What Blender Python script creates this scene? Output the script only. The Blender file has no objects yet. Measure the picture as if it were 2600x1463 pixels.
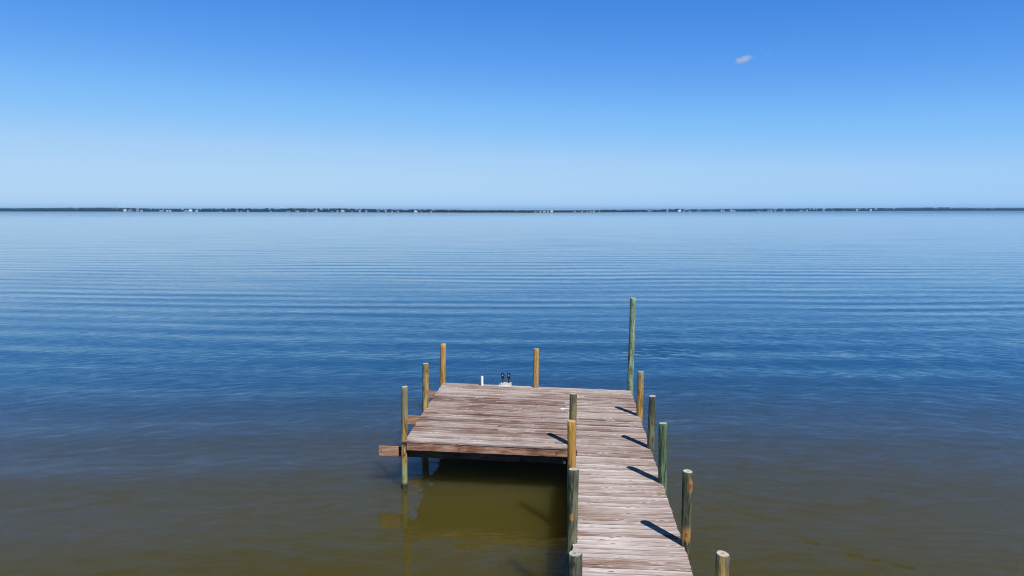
import bpy, bmesh, math, random
from mathutils import Vector, Matrix
random.seed(7)
S = bpy.context.scene
COL = S.collection
R = math.radians

# ------------------------------------------------------------------ camera
PITCH = R(6.45); HW = 6.45; F = 1757.0 / 2600.0
cam = bpy.data.cameras.new("camera")
cam.sensor_width = 36.0
cam.lens = 36.0 * F
cam.clip_start = 0.1; cam.clip_end = 40000
camo = bpy.data.objects.new("camera", cam); COL.objects.link(camo)
camo.location = (0, 0, HW); camo.rotation_euler = (R(90) - PITCH, 0, 0)
S.camera = camo

# ------------------------------------------------------------------ sun and sky
SUN_EL = R(52.0); SUN_AZ = R(31.5)            # the sun stands behind the camera, to the right
to_sun = Vector((math.sin(SUN_AZ) * math.cos(SUN_EL), -math.cos(SUN_AZ) * math.cos(SUN_EL), math.sin(SUN_EL)))
sl = bpy.data.lights.new("sun", 'SUN'); sl.energy = 5.0; sl.angle = R(0.53); sl.color = (1.0, 0.94, 0.86)
so = bpy.data.objects.new("sun", sl); COL.objects.link(so)
so.rotation_euler = to_sun.to_track_quat('Z', 'Y').to_euler(); so.location = (20, -30, 40)
W = bpy.data.worlds.new("World"); S.world = W; W.use_nodes = True
wt = W.node_tree; wt.nodes.clear()
sky = wt.nodes.new("ShaderNodeTexSky"); sky.sky_type = 'NISHITA'; sky.sun_disc = False
sky.sun_elevation = SUN_EL; sky.sun_rotation = math.pi - SUN_AZ
sky.altitude = 0; sky.air_density = 1.0; sky.dust_density = 0.15; sky.ozone_density = 3.0
hs = wt.nodes.new("ShaderNodeHueSaturation"); hs.inputs['Saturation'].default_value = 1.2; hs.inputs['Hue'].default_value = 0.505
bg = wt.nodes.new("ShaderNodeBackground"); bg.inputs[1].default_value = 0.11
wo = wt.nodes.new("ShaderNodeOutputWorld")
# grade of the clear autumn sky: its green channel times the strength runs 0.1 (zenith) .. 0.8 (horizon)
sp = wt.nodes.new("ShaderNodeSeparateColor"); k1 = wt.nodes.new("ShaderNodeMath"); k1.operation = 'MULTIPLY'; k1.inputs[1].default_value = 0.11
rp = wt.nodes.new("ShaderNodeValToRGB"); el = rp.color_ramp.elements
SKY = [(0.05, (0.015, 0.080, 0.26)), (0.20, (0.045, 0.205, 0.60)), (0.275, (0.063, 0.255, 0.76)), (0.366, (0.110, 0.345, 0.87)), (0.50, (0.200, 0.490, 0.94)), (0.60, (0.262, 0.552, 0.95)), (0.74, (0.375, 0.625, 0.935)), (1.0, (0.48, 0.695, 0.92))]
while len(el) < len(SKY): el.new(0.5)
for i, (p_, c_) in enumerate(SKY): el[i].position = p_; el[i].color = (*c_, 1)
k2 = wt.nodes.new("ShaderNodeVectorMath"); k2.operation = 'SCALE'; k2.inputs['Scale'].default_value = 1 / 0.11
wt.links.new(sky.outputs[0], hs.inputs['Color']); wt.links.new(hs.outputs[0], sp.inputs[0]); wt.links.new(sp.outputs[1], k1.inputs[0])
tc_ = wt.nodes.new("ShaderNodeTexCoord"); sz_ = wt.nodes.new("ShaderNodeSeparateXYZ"); zr_ = wt.nodes.new("ShaderNodeMapRange")
zr_.interpolation_type = 'SMOOTHSTEP'
for i, v_ in ((1, 0.38), (2, 0.62), (3, 1.0), (4, 0.10)): zr_.inputs[i].default_value = v_      # deep blue towards the zenith
k3 = wt.nodes.new("ShaderNodeVectorMath"); k3.operation = 'SCALE'
wt.links.new(tc_.outputs['Generated'], sz_.inputs[0]); wt.links.new(sz_.outputs[2], zr_.inputs[0]); wt.links.new(zr_.outputs[0], k3.inputs['Scale'])
wt.links.new(k1.outputs[0], rp.inputs[0]); wt.links.new(rp.outputs[0], k2.inputs[0]); wt.links.new(k2.outputs[0], k3.inputs[0]); wt.links.new(k3.outputs[0], bg.inputs[0]); wt.links.new(bg.outputs[0], wo.inputs[0])
S.view_settings.view_transform = 'Standard'; S.view_settings.look = 'None'
S.view_settings.exposure = 0.0; S.view_settings.gamma = 1.0
S.render.engine = 'CYCLES'
S.cycles.volume_bounces = 3
S.cycles.max_bounces = 8
S.cycles.pixel_filter_type = 'BLACKMAN_HARRIS'; S.cycles.filter_width = 1.0

# ------------------------------------------------------------------ helpers
def px(x, y, z=0.0):
    """world point where the sight line of photo point (x, y) meets height z"""
    c = Vector((x - 1300, 1757.0, -(y - 731.5)))
    r = Vector((c.x, c.y * math.cos(PITCH) + c.z * math.sin(PITCH), -c.y * math.sin(PITCH) + c.z * math.cos(PITCH)))
    t = (z - HW) / r.z
    return Vector((r.x * t, r.y * t, z))

def obj(name, bm, mats, parent=None, loc=(0, 0, 0), smooth=False):
    me = bpy.data.meshes.new(name)
    bm.normal_update()
    bm.to_mesh(me); bm.free()
    if not isinstance(mats, (list, tuple)): mats = [mats]
    for m in mats: me.materials.append(m)
    if smooth: me.polygons.foreach_set('use_smooth', [True] * len(me.polygons))
    o = bpy.data.objects.new(name, me); COL.objects.link(o)
    o.location = loc
    if parent is not None: o.parent = parent
    return o

def empty(name, loc=(0, 0, 0), rz=0.0):
    o = bpy.data.objects.new(name, None); COL.objects.link(o)
    o.location = loc; o.rotation_euler = (0, 0, rz); o.empty_display_size = 0.2
    return o

def tag(o, label=None, cat=None, group=None, kind=None):
    if label: o['label'] = label
    if cat: o['category'] = cat
    if group: o['group'] = group
    if kind: o['kind'] = kind
    return o

class N:
    """small node-tree writer"""
    def __init__(s, name):
        s.m = bpy.data.materials.new(name); s.m.use_nodes = True
        s.t = s.m.node_tree; s.t.nodes.clear()
        s.out = s.t.nodes.new("ShaderNodeOutputMaterial")
    def n(s, typ, **kw):
        nd = s.t.nodes.new(typ)
        for k, v in kw.items(): setattr(nd, k, v)
        return nd
    def put(s, sock, v):
        if isinstance(v, bpy.types.NodeSocket): s.t.links.new(v, sock)
        elif v is not None:
            if isinstance(v, (tuple, list)) and sock.type == 'RGBA' and len(v) == 3: v = (*v, 1)
            sock.default_value = v
    def math(s, op, a, b=None, c=None, clamp=False):
        nd = s.n("ShaderNodeMath", operation=op, use_clamp=clamp)
        for i, v in enumerate((a, b, c)):
            if v is not None: s.put(nd.inputs[i], v)
        return nd.outputs[0]
    def xyz(s, x, y, z):
        nd = s.n("ShaderNodeCombineXYZ")
        for i, v in enumerate((x, y, z)): s.put(nd.inputs[i], v)
        return nd.outputs[0]
    def sep(s, v):
        nd = s.n("ShaderNodeSeparateXYZ"); s.put(nd.inputs[0], v); return nd.outputs
    def noise(s, vec, scale=1.0, detail=2.0, rough=0.5, dist=0.0):
        nd = s.n("ShaderNodeTexNoise"); s.put(nd.inputs['Vector'], vec)
        nd.inputs['Scale'].default_value = scale; nd.inputs['Detail'].default_value = detail
        nd.inputs['Roughness'].default_value = rough; nd.inputs['Distortion'].default_value = dist
        return nd.outputs[0]
    def vor(s, vec, scale=1.0, feature='F1'):
        nd = s.n("ShaderNodeTexVoronoi", feature=feature); s.put(nd.inputs['Vector'], vec); nd.inputs['Scale'].default_value = scale
        return nd.outputs['Distance']
    def ramp(s, f, stops, interp='LINEAR'):
        nd = s.n("ShaderNodeValToRGB"); nd.color_ramp.interpolation = interp
        e = nd.color_ramp.elements
        while len(e) < len(stops): e.new(0.5)
        for i, (p, c) in enumerate(stops):
            e[i].position = p; e[i].color = (*c, 1) if len(c) == 3 else c
        s.put(nd.inputs[0], f); return nd.outputs[0]
    def mix(s, f, a, b, blend='MIX'):
        nd = s.n("ShaderNodeMix", data_type='RGBA', blend_type=blend)
        s.put(nd.inputs[0], f); s.put(nd.inputs[6], a); s.put(nd.inputs[7], b); return nd.outputs[2]
    def mr(s, v, a, b, c=0.0, d=1.0, smooth=True):
        nd = s.n("ShaderNodeMapRange", interpolation_type='SMOOTHSTEP' if smooth else 'LINEAR')
        for i, q in enumerate((v, a, b, c, d)): s.put(nd.inputs[i], q)
        return nd.outputs[0]
    def bsdf(s, color, rough=0.8, spec=0.5, normal=None, ior=1.45, metallic=0.0):
        nd = s.n("ShaderNodeBsdfPrincipled")
        s.put(nd.inputs['Base Color'], color); s.put(nd.inputs['Roughness'], rough)
        nd.inputs['IOR'].default_value = ior; s.put(nd.inputs['Specular IOR Level'], spec)
        s.put(nd.inputs['Metallic'], metallic)
        if normal is not None: s.put(nd.inputs['Normal'], normal)
        s.t.links.new(nd.outputs[0], s.out.inputs[0]); return nd
    def bump(s, h, strength=0.5, dist=0.01):
        nd = s.n("ShaderNodeBump"); nd.inputs['Strength'].default_value = strength; nd.inputs['Distance'].default_value = dist
        s.put(nd.inputs['Height'], h); return nd.outputs[0]
    def objco(s): return s.n("ShaderNodeTexCoord").outputs['Object']

def flat_mat(name, col, rough=0.8, spec=0.4, var=0.12, scale=3.0, metallic=0.0):
    g = N(name)
    f = g.noise(g.objco(), scale, 4, 0.6)
    a = tuple(c * (1 - var) for c in col); b = tuple(min(1, c * (1 + var)) for c in col)
    g.bsdf(g.ramp(f, [(0.3, a), (0.7, b)]), rough, spec, metallic=metallic)
    return g.m

# ------------------------------------------------------------------ materials: water
def water_material():
    g = N("bay_water")
    P = g.n("ShaderNodeNewGeometry").outputs['Position']
    X, Y, _ = g.sep(P)
    # slowly wandering coordinates so that crests bend and break
    w = g.noise(P, 0.05, 2, 0.5)
    w2 = g.noise(g.xyz(g.math('MULTIPLY', X, 0.6), Y, 31.0), 0.012, 2, 0.5)
    # swell: long crested, running towards the camera, about 3.7 m from crest to crest
    yw = g.math('ADD', Y, g.math('MULTIPLY', g.math('SUBTRACT', w2, 0.5), 26.0))
    yw = g.math('ADD', yw, g.math('MULTIPLY', g.math('SUBTRACT', w, 0.5), 3.2))
    group = g.mr(g.noise(g.xyz(g.math('MULTIPLY', X, 0.045), g.math('MULTIPLY', Y, 0.07), 2.0), 1.0, 2.0, 0.5), 0.35, 0.65, 0.15, 1.0)
    s1 = g.math('MULTIPLY', g.math('SINE', g.math('MULTIPLY', yw, 1.70)), group)
    s2 = g.math('SUBTRACT', g.noise(g.xyz(g.math('MULTIPLY', X, 0.06), g.math('MULTIPLY', yw, 0.62), 7.0), 1.0, 2.0, 0.5), 0.5)
    # ripples: arcs round a point behind the camera
    yo = g.math('ADD', Y, 22.0)
    rad = g.math('SQRT', g.math('ADD', g.math('MULTIPLY', X, X), g.math('MULTIPLY', yo, yo)))
    ang = g.math('MULTIPLY', g.math('ARCTAN2', X, yo), rad)
    radw = g.math('ADD', rad, g.math('MULTIPLY', g.noise(g.xyz(X, Y, 3.0), 0.35, 1, 0.5), 1.6))
    r1 = g.math('SUBTRACT', g.noise(g.xyz(g.math('MULTIPLY', ang, 0.7), g.math('MULTIPLY', radw, 3.4), 11.0), 1.0, 2.0, 0.55), 0.5)
    r2 = g.math('SUBTRACT', g.noise(g.xyz(g.math('MULTIPLY', ang, 2.0), g.math('MULTIPLY', radw, 10.0), 17.0), 1.0, 2.0, 0.6), 0.5)
    r3 = g.math('SUBTRACT', g.noise(g.xyz(X, Y, 5.0), 2.2, 2, 0.6), 0.5)
    # wind patches (ruffled and slick water)
    patch = g.mr(g.noise(g.xyz(g.math('MULTIPLY', X, 0.5), g.math('MULTIPLY', Y, 1.0), 9.0), 0.045, 3, 0.55), 0.35, 0.65)
    near = g.mr(Y, 9.0, 24.0, 0.55, 1.0)                 # sheltered shallows by the dock
    off = g.mr(Y, 60.0, 420.0, 1.0, 0.22)                # glassy water far offshore
    # darker ruffled water under the right-hand far shore
    far = g.math('MULTIPLY', g.mr(Y, 1500.0, 1560.0), g.mr(X, 100.0, 420.0))
    # small gust by the tall piling, and a few ripples lower right
    gx = g.math('DIVIDE', g.math('SUBTRACT', X, 6.7), 2.2); gy = g.math('DIVIDE', g.math('SUBTRACT', Y, 31.0), 1.9)
    gust = g.mr(g.math('ADD', g.math('MULTIPLY', gx, gx), g.math('MULTIPLY', gy, gy)), 0.15, 1.0, 1.0, 0.0)
    amp_r = g.math('MULTIPLY', g.math('MULTIPLY', near, off), g.math('ADD', 0.50, g.math('MULTIPLY', patch, 0.55)))
    amp_s = g.math('MULTIPLY', g.math('ADD', 0.35, g.math('MULTIPLY', near, 0.65)), off)
    sy = g.math('MULTIPLY', g.math('ADD', g.math('MULTIPLY', s1, 0.024), g.math('MULTIPLY', s2, 0.085)), amp_s)
    rr = g.math('ADD', g.math('MULTIPLY', r1, 0.17), g.math('MULTIPLY', r2, 0.17))
    rr = g.math('MULTIPLY', rr, g.mr(Y, 22.0, 60.0, 1.0, 0.55))
    rr = g.math('MULTIPLY', rr, g.math('ADD', amp_r, g.math('MULTIPLY', gust, 1.6)))
    rr = g.math('ADD', rr, g.math('MULTIPLY', g.math('MULTIPLY', r2, 0.9), far))
    sy = g.math('ADD', sy, rr)
    sy = g.math('SUBTRACT', sy, g.math('MULTIPLY', gust, 0.03))
    r4 = g.math('SUBTRACT', g.noise(g.xyz(g.math('MULTIPLY', X, 1.3), g.math('MULTIPLY', Y, 3.2), 45.0), 1.0, 2, 0.5), 0.5)
    sy = g.math('ADD', sy, g.math('MULTIPLY', r4, g.mr(Y, 17.0, 26.0, 0.13, 0.02)))
    # a few short dark ripples over something lying in the shallows, lower right
    dx_ = g.math('SUBTRACT', X, 5.4); dy_ = g.math('SUBTRACT', Y, 13.15)
    pp = g.math('ADD', g.math('MULTIPLY', dx_, 0.58), g.math('MULTIPLY', dy_, 0.81)); qq = g.math('SUBTRACT', g.math('MULTIPLY', dx_, 0.81), g.math('MULTIPLY', dy_, 0.58))
    nq = g.noise(g.xyz(qq, 3.0, 8.0), 2.1, 2, 0.5)
    pp = g.math('ADD', pp, g.math('MULTIPLY', g.math('SUBTRACT', nq, 0.5), 0.35))
    lm_ = g.math('MULTIPLY', g.mr(g.math('ABSOLUTE', pp), 0.02, 0.10, 1.0, 0.0), g.math('MULTIPLY', g.mr(qq, 0.3, 0.6), g.mr(qq, 2.3, 2.8, 1.0, 0.0)))
    lm_ = g.math('MULTIPLY', lm_, g.mr(g.noise(g.xyz(qq, 9.0, 2.0), 2.6, 1, 0.5), 0.46, 0.56))
    sy = g.math('SUBTRACT', sy, g.math('MULTIPLY', lm_, 0.13))
    sx = g.math('ADD', g.math('MULTIPLY', r3, 0.05), g.math('MULTIPLY', rr, 0.25))
    sx = g.math('MULTIPLY', sx, g.math('ADD', 0.35, g.math('MULTIPLY', near, 0.65)))
    nrm = g.n("ShaderNodeVectorMath", operation='NORMALIZE')
    g.put(nrm.inputs[0], g.xyz(sx, sy, 1.0))
    # silt in the shallows, clearer and greener water farther out
    murk = g.noise(g.xyz(X, g.math('MULTIPLY', Y, 1.6), 1.0), 0.12, 3, 0.5)
    shallow = g.mix(murk, (0.060, 0.052, 0.0095), (0.071, 0.061, 0.0130))
    deep = (0.010, 0.057, 0.120)
    col = g.mix(g.mr(Y, 13.0, 29.0, 0.0, 1.0), shallow, deep)
    rough = g.math('ADD', 0.015, g.math('MULTIPLY', g.math('SUBTRACT', 1.0, off), 0.02))
    rough = g.math('ADD', rough, g.mr(Y, 500.0, 1400.0, 0.0, 0.13))
    b = g.bsdf(col, rough, 0.5, nrm.outputs[0], ior=1.333)
    b.subsurface_method = 'BURLEY'
    b.inputs['Subsurface Weight'].default_value = 1.0; b.inputs['Subsurface Radius'].default_value = (1.0, 0.9, 0.4); b.inputs['Subsurface Scale'].default_value = 2.0
    return g.m

# ------------------------------------------------------------------ materials: wood
def deck_material(name, brown=0.5, light=1.0):
    g = N(name)
    a = g.n("ShaderNodeUVMap", uv_map="board"); U, V, _ = g.sep(a.outputs[0])
    b = g.n("ShaderNodeUVMap", uv_map="rand"); RN, ID, _ = g.sep(b.outputs[0])
    z = g.math('MULTIPLY', ID, 7.31)
    bend = g.math('MULTIPLY', g.math('SUBTRACT', g.noise(g.xyz(g.math('MULTIPLY', U, 1.3), V, z), 1.0, 1), 0.5), 0.5)
    vv = g.math('ADD', V, bend)
    grain = g.noise(g.xyz(g.math('MULTIPLY', U, 2.4), g.math('MULTIPLY', vv, 5.0), z), 1.0, 6, 0.70)
    fine = g.noise(g.xyz(g.math('MULTIPLY', U, 5.0), g.math('MULTIPLY', vv, 26.0), z), 1.0, 3, 0.6)
    patch = g.noise(g.xyz(g.math('MULTIPLY', U, 0.7), g.math('MULTIPLY', V, 1.2), z), 1.0, 3, 0.55)
    big = g.noise(g.n("ShaderNodeNewGeometry").outputs['Position'], 0.8, 2, 0.5)
    f = g.math('ADD', g.math('MULTIPLY', grain, 0.62), g.math('MULTIPLY', fine, 0.26))
    f = g.math('ADD', f, g.math('MULTIPLY', patch, 0.36))
    f = g.math('ADD', f, g.math('MULTIPLY', g.math('SUBTRACT', RN, 0.5), 0.19))
    f = g.math('ADD', f, g.math('MULTIPLY', g.math('SUBTRACT', big, 0.5), 0.35))
    f = g.math('ADD', f, -0.115 - 0.10 * (brown - 0.5))
    L = light
    c = g.ramp(f, [(0.24, (0.065, 0.034, 0.026)), (0.36, (0.21 * L, 0.125 * L, 0.100 * L)), (0.47, (0.375 * L, 0.300 * L, 0.275 * L)),
                   (0.57, (0.495 * L, 0.440 * L, 0.425 * L)), (0.76, (0.73 * L, 0.69 * L, 0.68 * L))])
    hue = g.noise(g.xyz(g.math('MULTIPLY', U, 0.5), V, g.math('ADD', z, 40.0)), 1.0, 2)
    c = g.mix(g.mr(hue, 0.5, 0.72, 0.0, 0.35), c, (0.36 * L, 0.26 * L, 0.17 * L))
    # knots: dark oval with a bleached halo
    kv = g.xyz(g.math('MULTIPLY', U, 1.25), g.math('ADD', g.math('MULTIPLY', V, 0.75), g.math('MULTIPLY', ID, 5.37)), 0.0)
    k = g.n("ShaderNodeTexVoronoi", feature='F1', voronoi_dimensions='2D'); g.put(k.inputs['Vector'], kv); k.inputs['Scale'].default_value = 1.0
    kd = g.math('ADD', k.outputs['Distance'], g.math('MULTIPLY', g.math('SUBTRACT', fine, 0.5), 0.12))
    c = g.mix(g.math('MULTIPLY', g.mr(kd, 0.20, 0.09), 0.55), c, (0.68, 0.63, 0.63))
    c = g.mix(g.math('MULTIPLY', g.mr(kd, 0.085, 0.035), 0.9), c, (0.11, 0.055, 0.045))
    # dark checks along the grain
    ck = g.noise(g.xyz(g.math('MULTIPLY', U, 2.2), g.math('MULTIPLY', vv, 30.0), g.math('ADD', z, 3.0)), 1.0, 2, 0.5)
    c = g.mix(g.mr(ck, 0.66, 0.74, 0.0, 0.75), c, (0.06, 0.035, 0.03))
    # board edges: darker on the camera side, paler arris on the far side
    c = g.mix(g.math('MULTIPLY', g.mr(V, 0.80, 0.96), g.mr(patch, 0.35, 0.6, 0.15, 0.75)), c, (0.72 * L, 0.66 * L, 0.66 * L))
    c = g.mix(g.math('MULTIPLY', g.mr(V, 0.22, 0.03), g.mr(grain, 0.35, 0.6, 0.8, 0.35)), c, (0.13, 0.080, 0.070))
    h = g.math('ADD', g.math('MULTIPLY', grain, 0.7), g.math('MULTIPLY', fine, 0.5))
    g.bsdf(c, 0.85, 0.25, g.bump(h, 0.8, 0.006))
    return g.m

def timber_material(name, lo, mid, hi, axis=0, wet=0.0):
    """rough sawn timber, grain along the given local axis"""
    g = N(name)
    c = g.sep(g.objco())
    s = [22.0, 22.0, 22.0]; s[axis] = 1.3
    v = g.xyz(*[g.math('MULTIPLY', c[i], s[i]) for i in range(3)])
    s2 = [60.0, 60.0, 60.0]; s2[axis] = 4.0
    v2 = g.xyz(*[g.math('MULTIPLY', c[i], s2[i]) for i in range(3)])
    f = g.math('ADD', g.math('MULTIPLY', g.noise(v, 1.0, 4, 0.6, 0.4), 0.7), g.math('MULTIPLY', g.noise(v2, 1.0, 3, 0.6), 0.3))
    f = g.math('ADD', f, g.math('MULTIPLY', g.math('SUBTRACT', g.noise(g.objco(), 1.6, 3), 0.5), 0.5))
    col = g.ramp(f, [(0.30, lo), (0.5, mid), (0.72, hi)])
    g.bsdf(col, 0.85, 0.25, g.bump(f, 0.6, 0.006))
    return g.m

def piling_material(name, main, second, bias=0.5, streak=(0.06, 0.06, 0.045), streaks=0.5, top=None, spot=None, seed=0.0, zc=None):
    """round treated piling; z of the object is the height above the water"""
    g = N(name)
    x, y, z = g.sep(g.objco())
    def v(sx, sz, o): return g.xyz(g.math('MULTIPLY', x, sx), g.math('MULTIPLY', y, sx), g.math('ADD', g.math('MULTIPLY', z, sz), seed + o))
    blot = g.noise(v(5.0, 1.6, 0.0), 1.0, 4, 0.6, 0.6)
    c = g.mix(g.mr(blot, bias - 0.10, bias + 0.10), main, second)
    gr = g.noise(v(24.0, 2.0, 4.0), 1.0, 4, 0.66, 1.1)
    c = g.mix(g.mr(gr, 0.47, 0.60, 0.0, min(1.0, streaks * 1.45)), c, tuple(q * 0.5 for q in streak))
    lite = g.noise(v(20.0, 1.5, 9.0), 1.0, 3, 0.6, 0.8)
    c = g.mix(g.mr(lite, 0.54, 0.66, 0.0, 0.55), c, tuple(min(0.75, q * 1.8 + 0.015) for q in main))
    if top:
        zt = g.math('ADD', z, g.math('MULTIPLY', g.math('SUBTRACT', g.noise(v(12.0, 0.8, 2.0), 1.0, 3), 0.5), 0.9))
        c = g.mix(g.mr(zt, top[1], top[2]), c, g.mix(gr, top[0], tuple(q * 0.55 for q in top[0])))
    if spot:
        for (sx, sy, sz, rad, sc) in spot:
            d = g.n("ShaderNodeVectorMath", operation='DISTANCE')
            g.put(d.inputs[0], g.xyz(x, y, g.math('MULTIPLY', z, 0.6))); g.put(d.inputs[1], (sx, sy, sz * 0.6))
            dd = g.math('ADD', d.outputs['Value'], g.math('MULTIPLY', g.math('SUBTRACT', gr, 0.5), rad * 2.2))
            c = g.mix(g.mr(dd, rad, rad * 0.35, 0.0, 0.85), c, sc)
            c = g.mix(g.mr(d.outputs['Value'], rad * 0.30, rad * 0.12, 0.0, 0.7), c, (0.16, 0.065, 0.02))
    # knots
    k = g.vor(g.xyz(g.math('MULTIPLY', x, 6.0), g.math('MULTIPLY', y, 6.0), g.math('ADD', g.math('MULTIPLY', z, 2.2), seed)), 1.0)
    c = g.mix(g.mr(k, 0.17, 0.10, 0.0, 0.8), c, (0.10, 0.055, 0.03))
    # green growth towards the water and a wet dark band at it
    za = g.math('ADD', z, g.math('MULTIPLY', g.math('SUBTRACT', g.noise(v(10.0, 1.0, 6.0), 1.0, 2), 0.5), 0.5))
    c = g.mix(g.mr(za, 0.75, 0.35, 0.0, 0.75), c, (0.22, 0.34, 0.17))
    c = g.mix(g.mr(g.math('ADD', z, g.math('MULTIPLY', gr, 0.06)), 0.20, 0.13, 0.0, 0.93), c, (0.030, 0.028, 0.015))
    h = g.math('ADD', gr, g.math('MULTIPLY', lite, 0.5))
    g.bsdf(c, 0.8, 0.3, g.bump(h, 1.0, 0.03))
    return g.m

def endgrain_material(name, a, b):
    g = N(name)
    x, y, z = g.sep(g.objco())
    r = g.math('SQRT', g.math('ADD', g.math('MULTIPLY', x, x), g.math('MULTIPLY', y, y)))
    r = g.math('ADD', r, g.math('MULTIPLY', g.math('SUBTRACT', g.noise(g.objco(), 14.0, 2), 0.5), 0.02))
    ring = g.math('SINE', g.math('MULTIPLY', r, 520.0))
    n = g.noise(g.objco(), 30.0, 4, 0.6)
    f = g.math('ADD', g.math('MULTIPLY', ring, 0.15), n)
    c = g.ramp(f, [(0.3, b), (0.62, a)])
    c = g.mix(g.mr(r, 0.022, 0.010, 0.0, 0.6), c, (0.10, 0.07, 0.05))
    g.bsdf(c, 0.9, 0.2, g.bump(f, 0.5, 0.004))
    return g.m

M = {}
M['water'] = water_material()
M['platform'] = deck_material("weathered_brown_boards", brown=1.05, light=0.90)
M['walkway'] = deck_material("weathered_grey_boards", brown=0.40, light=0.95)
M['fascia'] = timber_material("stained_fascia_timber", (0.10, 0.045, 0.028), (0.27, 0.135, 0.085), (0.48, 0.32, 0.25))
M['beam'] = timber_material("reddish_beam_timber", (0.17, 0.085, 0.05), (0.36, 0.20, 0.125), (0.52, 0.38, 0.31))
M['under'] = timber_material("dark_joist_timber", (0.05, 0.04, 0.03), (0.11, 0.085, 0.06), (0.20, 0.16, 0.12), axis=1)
M['shadedbeam'] = timber_material("shaded_cross_beam_timber", (0.018, 0.013, 0.010), (0.045, 0.034, 0.026), (0.09, 0.075, 0.06))  # near-black: shade under the platform put into the timber colour
M['greywood'] = timber_material("bleached_block_timber", (0.34, 0.30, 0.28), (0.58, 0.55, 0.53), (0.76, 0.74, 0.72))
M['pvc'] = flat_mat("white_plastic", (0.82, 0.82, 0.80), 0.35, 0.5, 0.03)
M['black'] = flat_mat("black_plastic", (0.012, 0.012, 0.014), 0.4, 0.5, 0.1, 20)
M['lens'] = flat_mat("pale_plastic_lens", (0.42, 0.50, 0.62), 0.2, 0.6, 0.05)
M['chalk'] = flat_mat("white_dropping", (0.80, 0.79, 0.76), 0.9, 0.2, 0.08, 30)
M['steel'] = flat_mat("rusty_bolt_steel", (0.16, 0.09, 0.06), 0.6, 0.5, 0.3, 60, metallic=0.6)

# ------------------------------------------------------------------ water
bm = bmesh.new()
xs = [-9000, -3000, -1000, -300, -60, 60, 300, 1000, 3000, 9000]
ys = [-400, -60, 80, 300, 1000, 3000, 6000, 11000]
grid = [[bm.verts.new((x, y, 0)) for x in xs] for y in ys]
for j in range(len(ys) - 1):
    for i in range(len(xs) - 1):
        bm.faces.new((grid[j][i], grid[j][i + 1], grid[j + 1][i + 1], grid[j + 1][i]))
tag(obj("water", bm, M['water']), "blue bay water, calm and murky green near the dock", "water", kind="structure")

# ------------------------------------------------------------------ dock
ZD = 1.175; TH = 0.038
dock = empty("dock", (1.9, 12.0, 0.0))
tag(dock, "weathered wooden dock with wide end platform and narrow walkway on round pilings", "dock")
DO = Vector((1.9, 12.0, 0.0))

def part(name, bm, mats, smooth=False, org=None, parent=None):
    """mesh given in world coordinates, parented to the dock; origin moved to org"""
    o3 = Vector(org) if org is not None else DO
    bmesh.ops.translate(bm, verts=bm.verts, vec=-o3)
    return obj(name, bm, mats, dock if parent is None else parent, loc=(o3 - DO), smooth=smooth)

def edge_r(y): return 2.64 + 0.0822 * (y - 9.495)
def edge_l(y): return 1.05 + 0.0822 * (y - 10.42)
def edge_p(y): return -2.44 + 0.0655 * (y - 15.9)

def plank(bm, A, B, C, D, ztop, th, bid, segs=10, cup=0.004):
    """board: A left-front, B right-front, C right-back, D left-back (xy)"""
    uvb = bm.loops.layers.uv["board"]; uvr = bm.loops.layers.uv["rand"]
    rn = random.random()
    prof = [(0.0, -0.005), (0.035, 0.0), (0.25, -cup * 0.5), (0.5, -cup), (0.75, -cup * 0.5), (0.965, 0.0), (1.0, -0.005)]
    L = (B - A).length
    tz = [random.uniform(-0.003, 0.003) for _ in range(segs + 1)]
    dz = random.uniform(-0.003, 0.003); tilt = random.uniform(-0.003, 0.003)
    u0 = random.uniform(0, 50)
    rows = []
    for i in range(segs + 1):
        t = i / segs
        f = A.lerp(B, t); bk = D.lerp(C, t)
        row = []
        for v, z in prof:
            p = f.lerp(bk, v)
            row.append((bm.verts.new((p.x, p.y, ztop + z + dz + tilt * (v - 0.5) * 2 + tz[i])), (u0 + t * L, v)))
        pb = bk.lerp(f, 0.0); row.append((bm.verts.new((pb.x, pb.y, ztop - th)), (u0 + t * L, 1.25)))
        pf = f; row.append((bm.verts.new((pf.x, pf.y, ztop - th)), (u0 + t * L, -0.25)))
        rows.append(row)
    n = len(rows[0])
    def face(vs):
        fc = bm.faces.new([q[0] for q in vs])
        for lp, q in zip(fc.loops, vs):
            lp[uvb].uv = q[1]; lp[uvr].uv = (rn, bid)
    for i in range(segs):
        for k in range(n):
            a, b = rows[i], rows[i + 1]
            face([a[k], b[k], b[(k + 1) % n], a[(k + 1) % n]])
    face(list(reversed(rows[0]))[:]); face(rows[-1][:])

def new_boards():
    bm = bmesh.new(); bm.loops.layers.uv.new("board"); bm.loops.layers.uv.new("rand"); return bm

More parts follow.
